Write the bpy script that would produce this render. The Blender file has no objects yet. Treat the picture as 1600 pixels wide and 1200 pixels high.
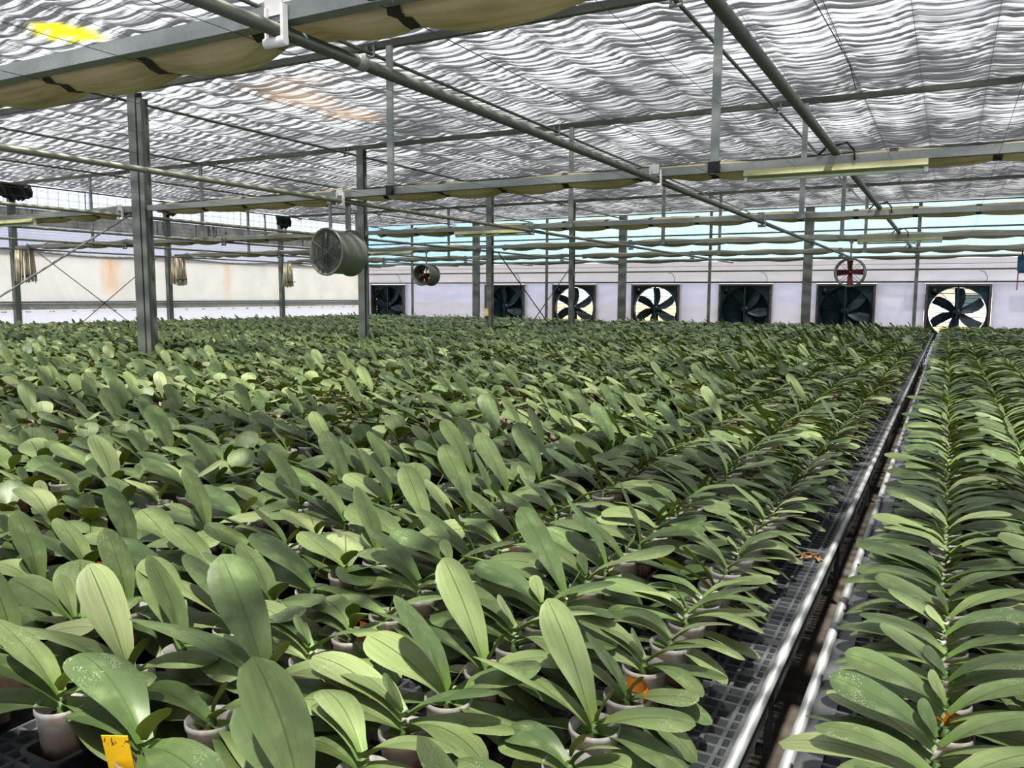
import bpy, math, random
import numpy as np
from mathutils import Vector, Matrix

random.seed(7)
RNG = np.random.default_rng(7)
SC = bpy.context.scene
COL = SC.collection
E = 1.65                       # eye height above the greenhouse floor
TRUSS_Y = [2.15, 6.15, 10.15, 14.15, 18.15]
WALL_Y = 22.15
WALL_X = -17.65
COLUMN_X = -8.18
BENCH_Z = E - 0.87             # top of the bench grating

# ------------------------------------------------------------------ mesh builder
class MB:
    def __init__(self):
        self.v, self.f, self.m, self.s = [], [], [], []
        self.cur, self.smooth = 0, False
    def add(self, vs, fs):
        b = len(self.v)
        self.v.extend(tuple(p) for p in vs)
        for f in fs:
            self.f.append(tuple(b + i for i in f)); self.m.append(self.cur); self.s.append(self.smooth)
        return self
    def box(self, x0, x1, y0, y1, z0, z1):
        return self.add([(x0,y0,z0),(x1,y0,z0),(x1,y1,z0),(x0,y1,z0),(x0,y0,z1),(x1,y0,z1),(x1,y1,z1),(x0,y1,z1)],
                 [(0,3,2,1),(4,5,6,7),(0,1,5,4),(1,2,6,5),(2,3,7,6),(3,0,4,7)])
    def tube(self, p0, p1, r, n=8, r1=None, caps=True):
        p0, p1 = Vector(p0), Vector(p1)
        d = (p1 - p0).normalized()
        a = d.cross(Vector((0,0,1)) if abs(d.z) < .9 else Vector((1,0,0))).normalized(); b = d.cross(a)
        r1 = r if r1 is None else r1
        vs = []
        for q, rr in ((p0, r), (p1, r1)):
            for k in range(n):
                t = 2*math.pi*k/n
                vs.append(q + (a*math.cos(t) + b*math.sin(t))*rr)
        fs = [(k, (k+1) % n, n+(k+1) % n, n+k) for k in range(n)]
        if caps: fs += [tuple(range(n-1, -1, -1)), tuple(range(n, 2*n))]
        sm = self.smooth; self.smooth = n > 4
        self.add(vs, fs); self.smooth = sm
        return self
    def path(self, pts, r, n=6):
        for a, b in zip(pts[:-1], pts[1:]): self.tube(a, b, r, n)
        return self
    def lathe(self, prof, n=24, c=(0,0,0), axis='z', close=False):
        vs, fs = [], []
        for (r, h) in prof:
            for k in range(n):
                t = 2*math.pi*k/n
                x, y = r*math.cos(t), r*math.sin(t)
                p = (x, y, h) if axis == 'z' else (x, h, y)
                vs.append((p[0]+c[0], p[1]+c[1], p[2]+c[2]))
        m = len(prof)
        rng = range(m if close else m-1)
        for i in rng:
            j = (i+1) % m
            for k in range(n):
                q = (i*n+k, i*n+(k+1) % n, j*n+(k+1) % n, j*n+k)
                fs.append(q if axis == 'z' else q[::-1])
        sm = self.smooth; self.smooth = True
        self.add(vs, fs); self.smooth = sm
        return self
    def grid(self, P):              # P: array (nu, nv, 3)
        nu, nv = P.shape[:2]
        sm = self.smooth; self.smooth = True
        self.add(P.reshape(-1, 3).tolist(), [(i*nv+j, (i+1)*nv+j, (i+1)*nv+j+1, i*nv+j+1) for i in range(nu-1) for j in range(nv-1)])
        self.smooth = sm
        return self
    def mesh(self, name, mats):
        me = bpy.data.meshes.new(name)
        me.from_pydata(self.v, [], self.f)
        for m in (mats if isinstance(mats, (list, tuple)) else [mats]): me.materials.append(m)
        me.polygons.foreach_set('material_index', self.m)
        me.polygons.foreach_set('use_smooth', self.s)
        me.update()
        return me

def obj(name, mb, mat, parent=None, loc=None):
    me = mb.mesh(name, mat) if isinstance(mb, MB) else mb
    o = bpy.data.objects.new(name, me); COL.objects.link(o)
    if parent is not None: o.parent = parent
    if loc: o.location = loc
    return o
def tag(o, label, cat, group=None, kind=None):
    o['label'] = label; o['category'] = cat
    if group: o['group'] = group
    if kind: o['kind'] = kind
    return o
def empty(name, loc, label, cat, group=None, kind=None, rz=0):
    o = bpy.data.objects.new(name, None); COL.objects.link(o)
    o.location = loc; o.rotation_euler = (0, 0, rz); o.empty_display_size = .1
    return tag(o, label, cat, group, kind)
def dup_tree(o, parent=None):
    c = o.copy(); COL.objects.link(c)
    if parent is not None: c.parent = parent
    for ch in list(o.children): dup_tree(ch, c)
    return c
ORD = ('zeroth first second third fourth fifth sixth seventh eighth ninth tenth eleventh twelfth thirteenth fourteenth fifteenth sixteenth '
       'seventeenth eighteenth nineteenth twentieth').split()
ORD += ['twenty-' + w for w in ORD[1:10]] + ['thirtieth'] + ['thirty-' + w for w in ORD[1:10]] + ['fortieth'] + ['forty-' + w for w in ORD[1:10]] + ['fiftieth'] + ['fifty-' + w for w in ORD[1:10]]

# ------------------------------------------------------------------ materials
class NT:
    def __init__(self, name):
        self.mat = bpy.data.materials.new(name); self.mat.use_nodes = True
        self.t = self.mat.node_tree; self.t.nodes.clear()
        self.out = self.n('ShaderNodeOutputMaterial')
    def n(self, typ, **kw):
        nd = self.t.nodes.new(typ)
        for k, v in kw.items(): setattr(nd, k, v)
        return nd
    def l(self, a, b): self.t.links.new(a, b)
    def set(self, sock, v):
        if hasattr(v, 'is_output') or isinstance(v, bpy.types.NodeSocket): self.l(v, sock)
        else: sock.default_value = v
    def math(self, op, a, b=0., c=None, clamp=False):
        nd = self.n('ShaderNodeMath', operation=op, use_clamp=clamp)
        self.set(nd.inputs[0], a); self.set(nd.inputs[1], b)
        if c is not None: self.set(nd.inputs[2], c)
        return nd.outputs[0]
    def mix(self, f, a, b, blend='MIX'):
        nd = self.n('ShaderNodeMix', data_type='RGBA', blend_type=blend)
        self.set(nd.inputs['Factor'], f); self.set(nd.inputs['A'], a); self.set(nd.inputs['B'], b)
        return [o for o in nd.outputs if o.name == 'Result' and o.type == 'RGBA'][0]
    def ramp(self, f, stops, interp='LINEAR'):
        nd = self.n('ShaderNodeValToRGB'); self.l(f, nd.inputs[0])
        el = nd.color_ramp; el.interpolation = interp
        while len(el.elements) < len(stops): el.elements.new(.5)
        for e, (p, c) in zip(el.elements, stops):
            e.position = p; e.color = c if len(c) == 4 else (*c, 1)
        return nd.outputs[0]
    def map(self, v, a, b, c=0., d=1., interp='SMOOTHSTEP'):
        nd = self.n('ShaderNodeMapRange', interpolation_type=interp)
        self.set(nd.inputs[0], v)
        for i, x in enumerate((a, b, c, d)): self.set(nd.inputs[i+1], x)
        return nd.outputs[0]
    def noise(self, vec=None, scale=5., detail=2., rough=.5, dist=0.):
        nd = self.n('ShaderNodeTexNoise')
        if vec is not None: self.l(vec, nd.inputs['Vector'])
        nd.inputs['Scale'].default_value = scale; nd.inputs['Detail'].default_value = detail
        nd.inputs['Roughness'].default_value = rough; nd.inputs['Distortion'].default_value = dist
        return nd.outputs[0]
    def scaled(self, vec, s, off=(0,0,0)):
        nd = self.n('ShaderNodeMapping'); self.l(vec, nd.inputs[0])
        nd.inputs['Scale'].default_value = s; nd.inputs['Location'].default_value = off
        return nd.outputs[0]
    def coord(self, which='Object'): return self.n('ShaderNodeTexCoord').outputs[which]
    def world(self): return self.n('ShaderNodeNewGeometry').outputs['Position']
    def xyz(self, v):
        nd = self.n('ShaderNodeSeparateXYZ'); self.l(v, nd.inputs[0]); return nd.outputs
    def bsdf(self, color, rough=.5, metal=0., spec=.5, normal=None):
        b = self.n('ShaderNodeBsdfPrincipled')
        self.set(b.inputs['Base Color'], color); self.set(b.inputs['Roughness'], rough); self.set(b.inputs['Metallic'], metal)
        b.inputs['Specular IOR Level'].default_value = spec
        if normal is not None: self.l(normal, b.inputs['Normal'])
        return b.outputs[0]
    def bump(self, h, strength=.3, dist=.01):
        b = self.n('ShaderNodeBump'); b.inputs['Strength'].default_value = strength; b.inputs['Distance'].default_value = dist
        self.l(h, b.inputs['Height']); return b.outputs[0]
    def shmix(self, f, a, b):
        nd = self.n('ShaderNodeMixShader'); self.set(nd.inputs[0], f); self.l(a, nd.inputs[1]); self.l(b, nd.inputs[2]); return nd.outputs[0]
    def transp(self, c=(1,1,1,1)):
        nd = self.n('ShaderNodeBsdfTransparent'); self.set(nd.inputs[0], c); return nd.outputs[0]
    def transl(self, c):
        nd = self.n('ShaderNodeBsdfTranslucent'); self.set(nd.inputs[0], c); return nd.outputs[0]
    def diff(self, c):
        nd = self.n('ShaderNodeBsdfDiffuse'); self.set(nd.inputs[0], c); return nd.outputs[0]
    def done(self, sh): self.l(sh, self.out.inputs[0]); return self.mat

def C(r, g, b):                     # sRGB 0-255 to linear
    f = lambda x: (x/255/12.92 if x/255 <= .04045 else ((x/255+.055)/1.055)**2.4)
    return (f(r), f(g), f(b), 1)
def plain(name, c, rough=.5, metal=0., spec=.5, var=.12, scale=12.):
    t = NT(name); nz = t.noise(t.coord(), scale, 4)
    dark = tuple(x*(1-var*2) for x in c[:3]) + (1,); lite = tuple(min(1, x*(1+var*2)) for x in c[:3]) + (1,)
    return t.done(t.bsdf(t.ramp(nz, [(.25, dark), (.75, lite)]), rough, metal, spec))

def galv(name, base, lite, rough=.45, metal=.55):
    t = NT(name); o = t.coord()
    a = t.noise(o, 60, 3); b = t.noise(o, 6, 4)
    c = t.mix(t.math('ADD', t.math('MULTIPLY', a, .5), t.math('MULTIPLY', b, .5)), base, lite)
    return t.done(t.bsdf(c, rough, metal))
M = {}
M['galv'] = galv('galvanised_steel', C(112,117,114), C(152,157,153), .5, .3)
M['column'] = galv('column_steel', C(98,103,99), C(128,133,127), .55, .2)
M['dark_pipe'] = galv('dark_pipe_steel', C(74,78,70), C(105,110,98), .45, .3)
M['olive_pipe'] = galv('olive_pipe_steel', C(104,106,92), C(136,137,120), .45, .25)
M['rail'] = galv('bench_rail_steel', C(140,143,143), C(168,171,170), .45, .3)
M['grate'] = galv('grating_plastic', C(84,87,91), C(110,113,117), .42, .2)
M['wire'] = plain('steel_wire', C(70,72,72), .5, .3)
M['white_plastic'] = plain('white_plastic', C(208,208,204), .5, var=.06)
M['black_plastic'] = plain('black_plastic', C(24,25,27), .42, var=.15)
M['tray'] = plain('black_tray_plastic', C(30,31,34), .38, spec=.5, var=.15)
M['black_net'] = plain('black_net', C(22,23,26), .9, var=.3, scale=40)
M['teal'] = plain('teal_painted_steel', C(26,58,66), .5, var=.15)
M['blade'] = plain('blade_paint', C(40,58,66), .45, var=.18)
M['darkwood'] = plain('dark_frame', C(92,84,76), .6, var=.15)
M['fan_grey'] = galv('fan_grey_paint', C(100,107,97), C(126,132,121), .45, .1)
M['red_blade'] = plain('red_fan_blade', C(98,42,38), .5, var=.2)
M['rust_steel'] = plain('rusty_steel', C(120,70,52), .7, var=.2)
M['pinch_shade'] = plain('painted_pinch_shade', C(52,50,34), .8)  # dark colour for the shadow painted at the curtain pinches
M['concrete'] = None
M['cream_box'] = plain('cream_plastic', C(216,196,146), .5, var=.05)
M['lamp_body'] = plain('lamp_housing', C(160,160,118), .45, var=.05)
M['lamp_tube'] = plain('lamp_tube', C(190,204,176), .25, var=.03)
M['blue'] = plain('blue_paint', C(38,78,100), .45)
M['stem'] = plain('leaf_sheath', C(74,98,48), .55, var=.2)
M['orange_tag'] = plain('orange_label_plastic', C(186,118,44), .5, var=.1)
M['debris'] = plain('dry_root', C(150,116,82), .9, var=.25)

def mk_yellow():
    t = NT('yellow_label_plastic'); o = t.coord()
    x, y, z = t.xyz(o)
    # small grey pen strokes near the upper edge
    st = t.noise(t.scaled(o, (260, 260, 90)), 1., 1)
    band = t.math('MULTIPLY', t.map(z, .030, .034), t.map(z, .050, .046))
    f = t.math('MULTIPLY', t.math('GREATER_THAN', st, .6), band)
    return t.done(t.bsdf(t.mix(f, C(236,190,32), C(96,84,40)), .4))
M['yellow_tag'] = mk_yellow()

def mk_floor():
    t = NT('greenhouse_floor'); p = t.world()
    a = t.noise(p, 1.3, 5, .6); b = t.noise(p, 14, 4, .6)
    c = t.ramp(t.math('ADD', t.math('MULTIPLY', a, .6), t.math('MULTIPLY', b, .4)), [(.3, C(80,75,68)), (.55, C(104,98,89)), (.75, C(130,123,112))])
    return t.done(t.bsdf(c, .9, 0, .2, t.bump(b, .4, .01)))
M['concrete'] = mk_floor()

def mk_leaf():
    t = NT('orchid_leaf')
    uvn = t.n('ShaderNodeUVMap', uv_map='UVMap'); u, v, _ = t.xyz(uvn.outputs[0])
    at = t.n('ShaderNodeAttribute', attribute_name='rnd').outputs['Fac']
    oi = t.n('ShaderNodeObjectInfo').outputs['Random']
    rnd = t.math('FRACT', t.math('ADD', at, oi))
    rnd2 = t.math('FRACT', t.math('MULTIPLY', rnd, 7.31))
    ax = t.math('ABSOLUTE', t.math('SUBTRACT', u, .5))
    # fine lengthwise veins
    veins = t.noise(t.scaled(uvn.outputs[0], (34, 1.6, 1)), 1., 2)
    blotch = t.noise(t.coord('Object'), 26, 3)
    base = t.ramp(rnd, [(0, C(78,94,62)), (.3, C(95,111,72)), (.62, C(112,127,83)), (.88, C(134,147,99)), (1, C(158,167,122))])
    base = t.mix(t.map(veins, .3, .7, 0., .32), base, C(60,84,48))
    base = t.mix(t.map(blotch, .45, .75, 0., .3), base, C(146,162,114))
    base = t.mix(t.map(v, .0, .3, .5, 0.), base, C(102,134,50))          # yellower towards the leaf base
    base = t.mix(t.map(ax, .006, .03, .75, 0.), base, C(62,86,42))        # midrib groove
    base = t.mix(t.math('MULTIPLY', t.map(ax, .03, .05), t.map(ax, .11, .06)), base, C(150,168,112)) if False else base
    # dried water spots
    vor = t.n('ShaderNodeTexVoronoi', feature='F1'); t.l(t.coord('Object'), vor.inputs['Vector']); vor.inputs['Scale'].default_value = 330
    spots = t.math('MULTIPLY', t.math('LESS_THAN', vor.outputs['Distance'], .27), t.math('GREATER_THAN', t.noise(t.coord('Object'), 30, 2), .55))
    spots = t.math('MULTIPLY', spots, t.math('MULTIPLY', t.map(v, .35, .8), t.math('MULTIPLY', t.math('GREATER_THAN', rnd2, .45), .55)))
    base = t.mix(spots, base, C(206,216,190))
    back = t.n('ShaderNodeNewGeometry').outputs['Backfacing']
    base = t.mix(back, base, t.mix(rnd2, C(70,86,36), C(100,108,54)))
    rough = t.math('ADD', t.math('MULTIPLY', spots, .3), .42)
    sh = t.bsdf(base, rough, 0, .5, t.bump(veins, .12, .002))
    tr = t.transl(t.mix(rnd2, C(98,120,30), C(136,146,44)))
    return t.done(t.shmix(.13, sh, tr))
M['leaf'] = mk_leaf()

def mk_pot():
    t = NT('translucent_pot'); o = t.world()
    x, y, z = t.xyz(o)
    nz = t.noise(o, 60, 3)
    c = t.mix(t.map(nz, .35, .7), C(206,206,204), C(180,177,172))
    sh = t.shmix(.35, t.bsdf(c, .3, 0, .5), t.transl(C(220,214,204)))
    return t.done(t.shmix(.40, sh, t.transp((.99,.98,.96,1))))
M['pot'] = mk_pot()
def mk_pot_far():
    t = NT('pot_with_moss'); nz = t.noise(t.world(), 45, 4)
    return t.done(t.bsdf(t.ramp(nz, [(.3, C(74,58,46)), (.5, C(116,100,86)), (.72, C(166,158,148))]), .6))
M['pot_far'] = mk_pot_far()
def mk_moss():
    t = NT('bark_and_moss'); p = t.world(); nz = t.noise(p, 110, 5, .7); n2 = t.noise(p, 30, 2)
    c = t.ramp(t.math('ADD', t.math('MULTIPLY', nz, .7), t.math('MULTIPLY', n2, .3)), [(.3, C(58,42,32)), (.5, C(118,92,70)), (.7, C(168,142,114))])
    return t.done(t.bsdf(c, .9, 0, .2, t.bump(nz, .9, .006)))
M['moss'] = mk_moss()

def mk_curtain():
    t = NT('beige_curtain_cloth'); p = t.world()
    st = t.noise(t.scaled(p, (1.2, 26, 26)), 1., 4, .6); b = t.noise(p, 2.2, 3)
    c = t.ramp(t.math('ADD', t.math('MULTIPLY', st, .55), t.math('MULTIPLY', b, .45)), [(.3, C(140,132,102)), (.5, C(186,178,146)), (.7, C(210,203,176))])
    return t.done(t.shmix(.38, t.bsdf(c, .85, 0, .1, t.bump(st, .4, .01)), t.transl(c)))
M['curtain'] = mk_curtain()

def mk_shade():
    """Gathered aluminised shade cloth: the light passes where it is one layer and stops where it is folded over."""
    t = NT('gathered_shade_cloth'); p = t.world(); x, y, z = t.xyz(p)
    ph = t.n('ShaderNodeAttribute', attribute_name='phase').outputs['Fac']
    fine = t.noise(t.scaled(p, (.6, 17, 1)), 1., 5, .62, .45)
    fine2 = t.noise(t.scaled(p, (1.2, 46, 1)), 1., 3, .6, .3)
    big = t.noise(t.scaled(p, (.55, .55, 1)), 1., 3)
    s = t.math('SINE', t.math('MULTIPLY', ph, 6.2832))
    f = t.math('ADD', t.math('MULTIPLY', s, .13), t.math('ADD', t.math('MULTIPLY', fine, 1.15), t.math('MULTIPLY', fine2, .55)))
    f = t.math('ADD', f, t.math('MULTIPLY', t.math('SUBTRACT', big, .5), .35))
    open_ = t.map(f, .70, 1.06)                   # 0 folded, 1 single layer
    # shadow under the wires painted in; truss chords darker where the cloth bunches up
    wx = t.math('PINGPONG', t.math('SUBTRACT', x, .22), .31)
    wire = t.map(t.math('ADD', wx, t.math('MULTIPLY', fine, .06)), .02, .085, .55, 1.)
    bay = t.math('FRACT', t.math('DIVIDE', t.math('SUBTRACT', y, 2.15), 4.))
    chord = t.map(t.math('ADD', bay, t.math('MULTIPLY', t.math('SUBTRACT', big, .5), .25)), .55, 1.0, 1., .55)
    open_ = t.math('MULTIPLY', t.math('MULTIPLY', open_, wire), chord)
    far = t.map(t.math('ADD', y, t.math('MULTIPLY', x, -.12)), 1., 14., 1., .42, 'LINEAR')  # dimming at grazing view, put into the cloth as a fade with distance
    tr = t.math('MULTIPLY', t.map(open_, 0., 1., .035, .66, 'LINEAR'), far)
    # stains
    def blob(cx, cy, rx, ry, amt):
        dx = t.math('DIVIDE', t.math('SUBTRACT', x, cx), rx); dy = t.math('DIVIDE', t.math('SUBTRACT', y, cy), ry)
        d = t.math('SQRT', t.math('ADD', t.math('MULTIPLY', dx, dx), t.math('MULTIPLY', dy, dy)))
        d = t.math('ADD', d, t.math('MULTIPLY', t.math('SUBTRACT', fine, .5), 1.1))
        return t.map(d, .35, 1.0, amt, 0.)
    br = t.math('MAXIMUM', blob(-7.0, 7.55, .55, .7, .5), t.math('MAXIMUM', blob(-7.0, 8.5, .5, .6, .5), blob(-6.6, 6.9, 1.0, .3, .25)))
    yl = blob(-7.1, 4.72, .36, .34, 1.)
    tint = t.mix(br, (1,1,1,1), C(238,218,194))
    tint = t.mix(yl, tint, (.86,.80,.03,1))
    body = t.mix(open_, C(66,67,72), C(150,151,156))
    body = t.mix(br, body, C(146,124,100)); body = t.mix(yl, body, (.85,.8,.02,1))
    sh = t.shmix(.35, t.bsdf(body, .5, .1, .35), t.transl(body))
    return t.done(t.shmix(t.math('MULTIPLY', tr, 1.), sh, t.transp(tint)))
M['shade'] = mk_shade()

def mk_film(name, tint, amt, c, streak=.1):
    t = NT(name); p = t.world()
    st = t.noise(t.scaled(p, (7, 7, .5)), 1., 4, .6); b = t.noise(p, .8, 3)
    d = t.map(t.math('ADD', t.math('MULTIPLY', st, .6), t.math('MULTIPLY', b, .4)), .3, .7, 1.-streak, 1.)
    mul = t.n('ShaderNodeVectorMath', operation='SCALE'); mul.inputs[0].default_value = tint[:3]; t.l(d, mul.inputs['Scale'])
    cc = t.mix(t.map(st, .4, .75, 0., streak*2), c, tuple(x*.82 for x in c[:3]) + (1,))
    sh = t.shmix(.62, t.bsdf(cc, .45, 0, .3), t.transl(cc))
    return t.done(t.shmix(amt, sh, t.transp(mul.outputs[0])))
M['clear_film'] = mk_film('clear_blue_film', (.73,.87,.94,1), .84, C(206,226,238), .10)
def _blue_left():
    nt = M['clear_film'].node_tree; tr = [n for n in nt.nodes if n.type == 'BSDF_TRANSPARENT'][0]
    src = tr.inputs[0].links[0].from_socket
    g = nt.nodes.new('ShaderNodeNewGeometry'); sx = nt.nodes.new('ShaderNodeSeparateXYZ'); mr = nt.nodes.new('ShaderNodeMapRange'); mx = nt.nodes.new('ShaderNodeMix')
    mx.data_type = 'RGBA'; mx.blend_type = 'MULTIPLY'; mx.inputs['Factor'].default_value = 1
    mr.inputs[1].default_value = -16; mr.inputs[2].default_value = -9; cr_ = nt.nodes.new('ShaderNodeValToRGB')
    cr_.color_ramp.elements[0].color = (.84,.86,.92,1); cr_.color_ramp.elements[1].color = (1,1,1,1)
    L = nt.links.new
    L(g.outputs['Position'], sx.inputs[0]); L(sx.outputs[0], mr.inputs[0]); L(mr.outputs[0], cr_.inputs[0]); L(src, mx.inputs['A']); L(cr_.outputs[0], mx.inputs['B'])
    L([o for o in mx.outputs if o.type == 'RGBA'][0], tr.inputs[0])
_blue_left()
M['white_film'] = mk_film('white_film', (.86,.86,.90,1), .30, C(212,212,222), .12)
M['white_panel'] = mk_film('white_wall_panel', (.86,.875,.94,1), .28, C(206,210,230), .10)

def mk_cream():
    t = NT('cream_side_curtain'); p = t.world(); x, y, z = t.xyz(p)
    b = t.noise(p, 1.2, 4); fine = t.noise(t.scaled(p, (1, 9, 1.2)), 1., 4)
    c = t.ramp(b, [(.3, C(182,174,163)), (.7, C(203,196,187))])
    def stain(cy, w, z0, z1, amt):
        d = t.math('DIVIDE', t.math('ABSOLUTE', t.math('SUBTRACT', y, cy)), w)
        d = t.math('ADD', d, t.math('MULTIPLY', t.math('SUBTRACT', fine, .5), .9))
        return t.math('MULTIPLY', t.map(d, 0., 1., amt, 0.), t.map(z, z0, z1))
    s = t.math('MAXIMUM', stain(12.45, .10, E+.1, E+.62, .8), t.math('MAXIMUM', stain(12.45, .4, E-.3, E+.3, .5), stain(15.95, .22, E-.4, E+.4, .35)))
    c = t.mix(s, c, C(206,150,88))
    g = t.math('MAXIMUM', stain(17.3, .3, E, E+.4, .3), stain(21.7, .4, E+.1, E+.3, .45))
    c = t.mix(g, c, C(150,136,116))
    return t.done(t.shmix(.24, t.shmix(.6, t.bsdf(c, .8, 0, .1), t.transl(c)), t.transp(t.mix(s, (.70,.66,.61,1), C(190,138,84)))))
M['cream'] = mk_cream()

def mk_greypanel():
    t = NT('grey_side_screen'); p = t.world(); x, y, z = t.xyz(p)
    st = t.noise(t.scaled(p, (1, 11, .7)), 1., 3, .6, .4); b = t.noise(p, 3, 3)
    c = t.ramp(b, [(.3, C(128,126,126)), (.7, C(168,166,164))])
    c = t.mix(t.map(st, .62, .66), c, C(52,50,50))
    sh = t.shmix(.5, t.bsdf(c, .7), t.transl(c))
    return t.done(t.shmix(.12, sh, t.transp()))
M['greypanel'] = mk_greypanel()
def mk_mesh_film():
    """Pale film behind a fine wire grid with dark ragged strings hanging in front of it."""
    t = NT('wired_film'); p = t.world(); x, y, z = t.xyz(p)
    st = t.noise(t.scaled(p, (1, 8, .45)), 1., 3, .6, .6)
    gy = t.math('PINGPONG', y, .12); gz = t.math('PINGPONG', z, .06)
    grid = t.math('MAXIMUM', t.math('LESS_THAN', gy, .008), t.math('LESS_THAN', gz, .005))
    f = t.math('MAXIMUM', t.map(st, .655, .69, 0., .9), t.math('MULTIPLY', grid, .5))
    c = t.mix(f, C(228,232,240), C(52,56,62))
    sh = t.shmix(.6, t.bsdf(c, .6), t.transl(c))
    return t.done(t.shmix(t.math('MULTIPLY', t.math('SUBTRACT', 1., f), .5), sh, t.transp((.93,.95,1,1))))
M['wired_film'] = mk_mesh_film()
def mk_base():
    """White base sheet with a row of small printed marks near its upper edge."""
    t = NT('white_base_sheet'); p = t.world(); x, y, z = t.xyz(p)
    cell = t.math('FRACT', t.math('DIVIDE', y, .52)); mark = t.math('LESS_THAN', cell, .22)
    band = t.math('MULTIPLY', t.math('GREATER_THAN', z, E-.440), t.math('LESS_THAN', z, E-.412))
    let = t.math('GREATER_THAN', t.noise(t.scaled(p, (1, 60, 30)), 1., 1), .47)
    f = t.math('MULTIPLY', t.math('MULTIPLY', mark, band), let)
    c = t.mix(f, C(238,238,244), C(84,84,88))
    sh = t.shmix(.55, t.bsdf(c, .6), t.transl(c))
    return t.done(t.shmix(.18, sh, t.transp()))
M['base_sheet'] = mk_base()
def mk_cords():
    t = NT('beige_cord'); nz = t.noise(t.scaled(t.world(), (60, 60, 4)), 1., 3)
    return t.done(t.bsdf(t.ramp(nz, [(.3, C(206,194,166)), (.7, C(240,232,212))]), .9))
M['cord'] = mk_cords()
def mk_outside():
    t = NT('dry_field'); p = t.world(); a = t.noise(p, .35, 5, .6); b = t.noise(t.scaled(p, (.08, .6, 1)), 1., 3)
    c = t.ramp(t.math('ADD', t.math('MULTIPLY', a, .5), t.math('MULTIPLY', b, .5)), [(.35, C(132,112,74)), (.55, C(156,138,98)), (.7, C(140,132,106))])
    return t.done(t.bsdf(c, .95, 0, .1))
M['field'] = mk_outside()

# ------------------------------------------------------------------ camera
def cam_basis(yaw, pitch, roll):
    cy, sy = math.cos(yaw), math.sin(yaw)
    f = Vector((-sy*math.cos(pitch), cy*math.cos(pitch), -math.sin(pitch)))
    r = Vector((cy, sy, 0)); u = r.cross(f)
    return r*math.cos(roll) + u*math.sin(roll), u*math.cos(roll) - r*math.sin(roll), f
CR, CU, CF = cam_basis(.49616, .110584, .0052249)
FPX = 1256.7
cam = bpy.data.cameras.new('camera'); co = bpy.data.objects.new('camera', cam); COL.objects.link(co)
co.matrix_world = Matrix(((CR.x, CU.x, -CF.x, 0), (CR.y, CU.y, -CF.y, 0), (CR.z, CU.z, -CF.z, E), (0, 0, 0, 1)))
cam.sensor_width = 36; cam.lens = FPX/1600*36; cam.clip_start = .05; cam.clip_end = 300
SC.camera = co
def project(p):
    d = Vector(p) - Vector((0, 0, E)); z = d.dot(CF)
    if z < .05: return None
    return 800 + FPX*d.dot(CR)/z, 600 - FPX*d.dot(CU)/z, z

# ------------------------------------------------------------------ light
w = bpy.data.worlds.new('sky'); SC.world = w; w.use_nodes = True
wt = w.node_tree; wt.nodes.clear()
wo = wt.nodes.new('ShaderNodeOutputWorld'); bg = wt.nodes.new('ShaderNodeBackground'); cr = wt.nodes.new('ShaderNodeValToRGB')
tc = wt.nodes.new('ShaderNodeTexCoord'); sx = wt.nodes.new('ShaderNodeSeparateXYZ')
wt.links.new(tc.outputs['Generated'], sx.inputs[0]); wt.links.new(sx.outputs[2], cr.inputs[0]); wt.links.new(cr.outputs[0], bg.inputs[0]); wt.links.new(bg.outputs[0], wo.inputs[0])
els = cr.color_ramp.elements
els[0].position = 0.; els[0].color = (.80, .87, .92, 1)
els[1].position = .6; els[1].color = (.97, .98, 1.0, 1)
e2 = els.new(.18); e2.color = (.88, .94, .98, 1)
bg.inputs[1].default_value = 1.8
sl = bpy.data.lights.new('sun', 'SUN'); sl.energy = 15.; sl.angle = math.radians(1.6); sl.color = (1, .965, .88)
so = bpy.data.objects.new('sun', sl); COL.objects.link(so)
sd = Vector((.22, -.42, .95)).normalized()
so.rotation_euler = sd.to_track_quat('Z', 'Y').to_euler(); so.location = sd*12

# ------------------------------------------------------------------ setting
X0, X1, Y0 = WALL_X, 3.2, -1.6
fl = obj('floor', MB().box(X0, X1, Y0, WALL_Y, -.1, 0), M['concrete']); tag(fl, 'dark grey brown greenhouse floor under the benches', 'floor', kind='structure')
gr = obj('ground_outside', MB().box(-120, 80, WALL_Y+.2, 160, -.3, -.1), M['field']); tag(gr, 'dry tan field seen outside through the exhaust fans', 'ground', kind='structure')

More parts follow.
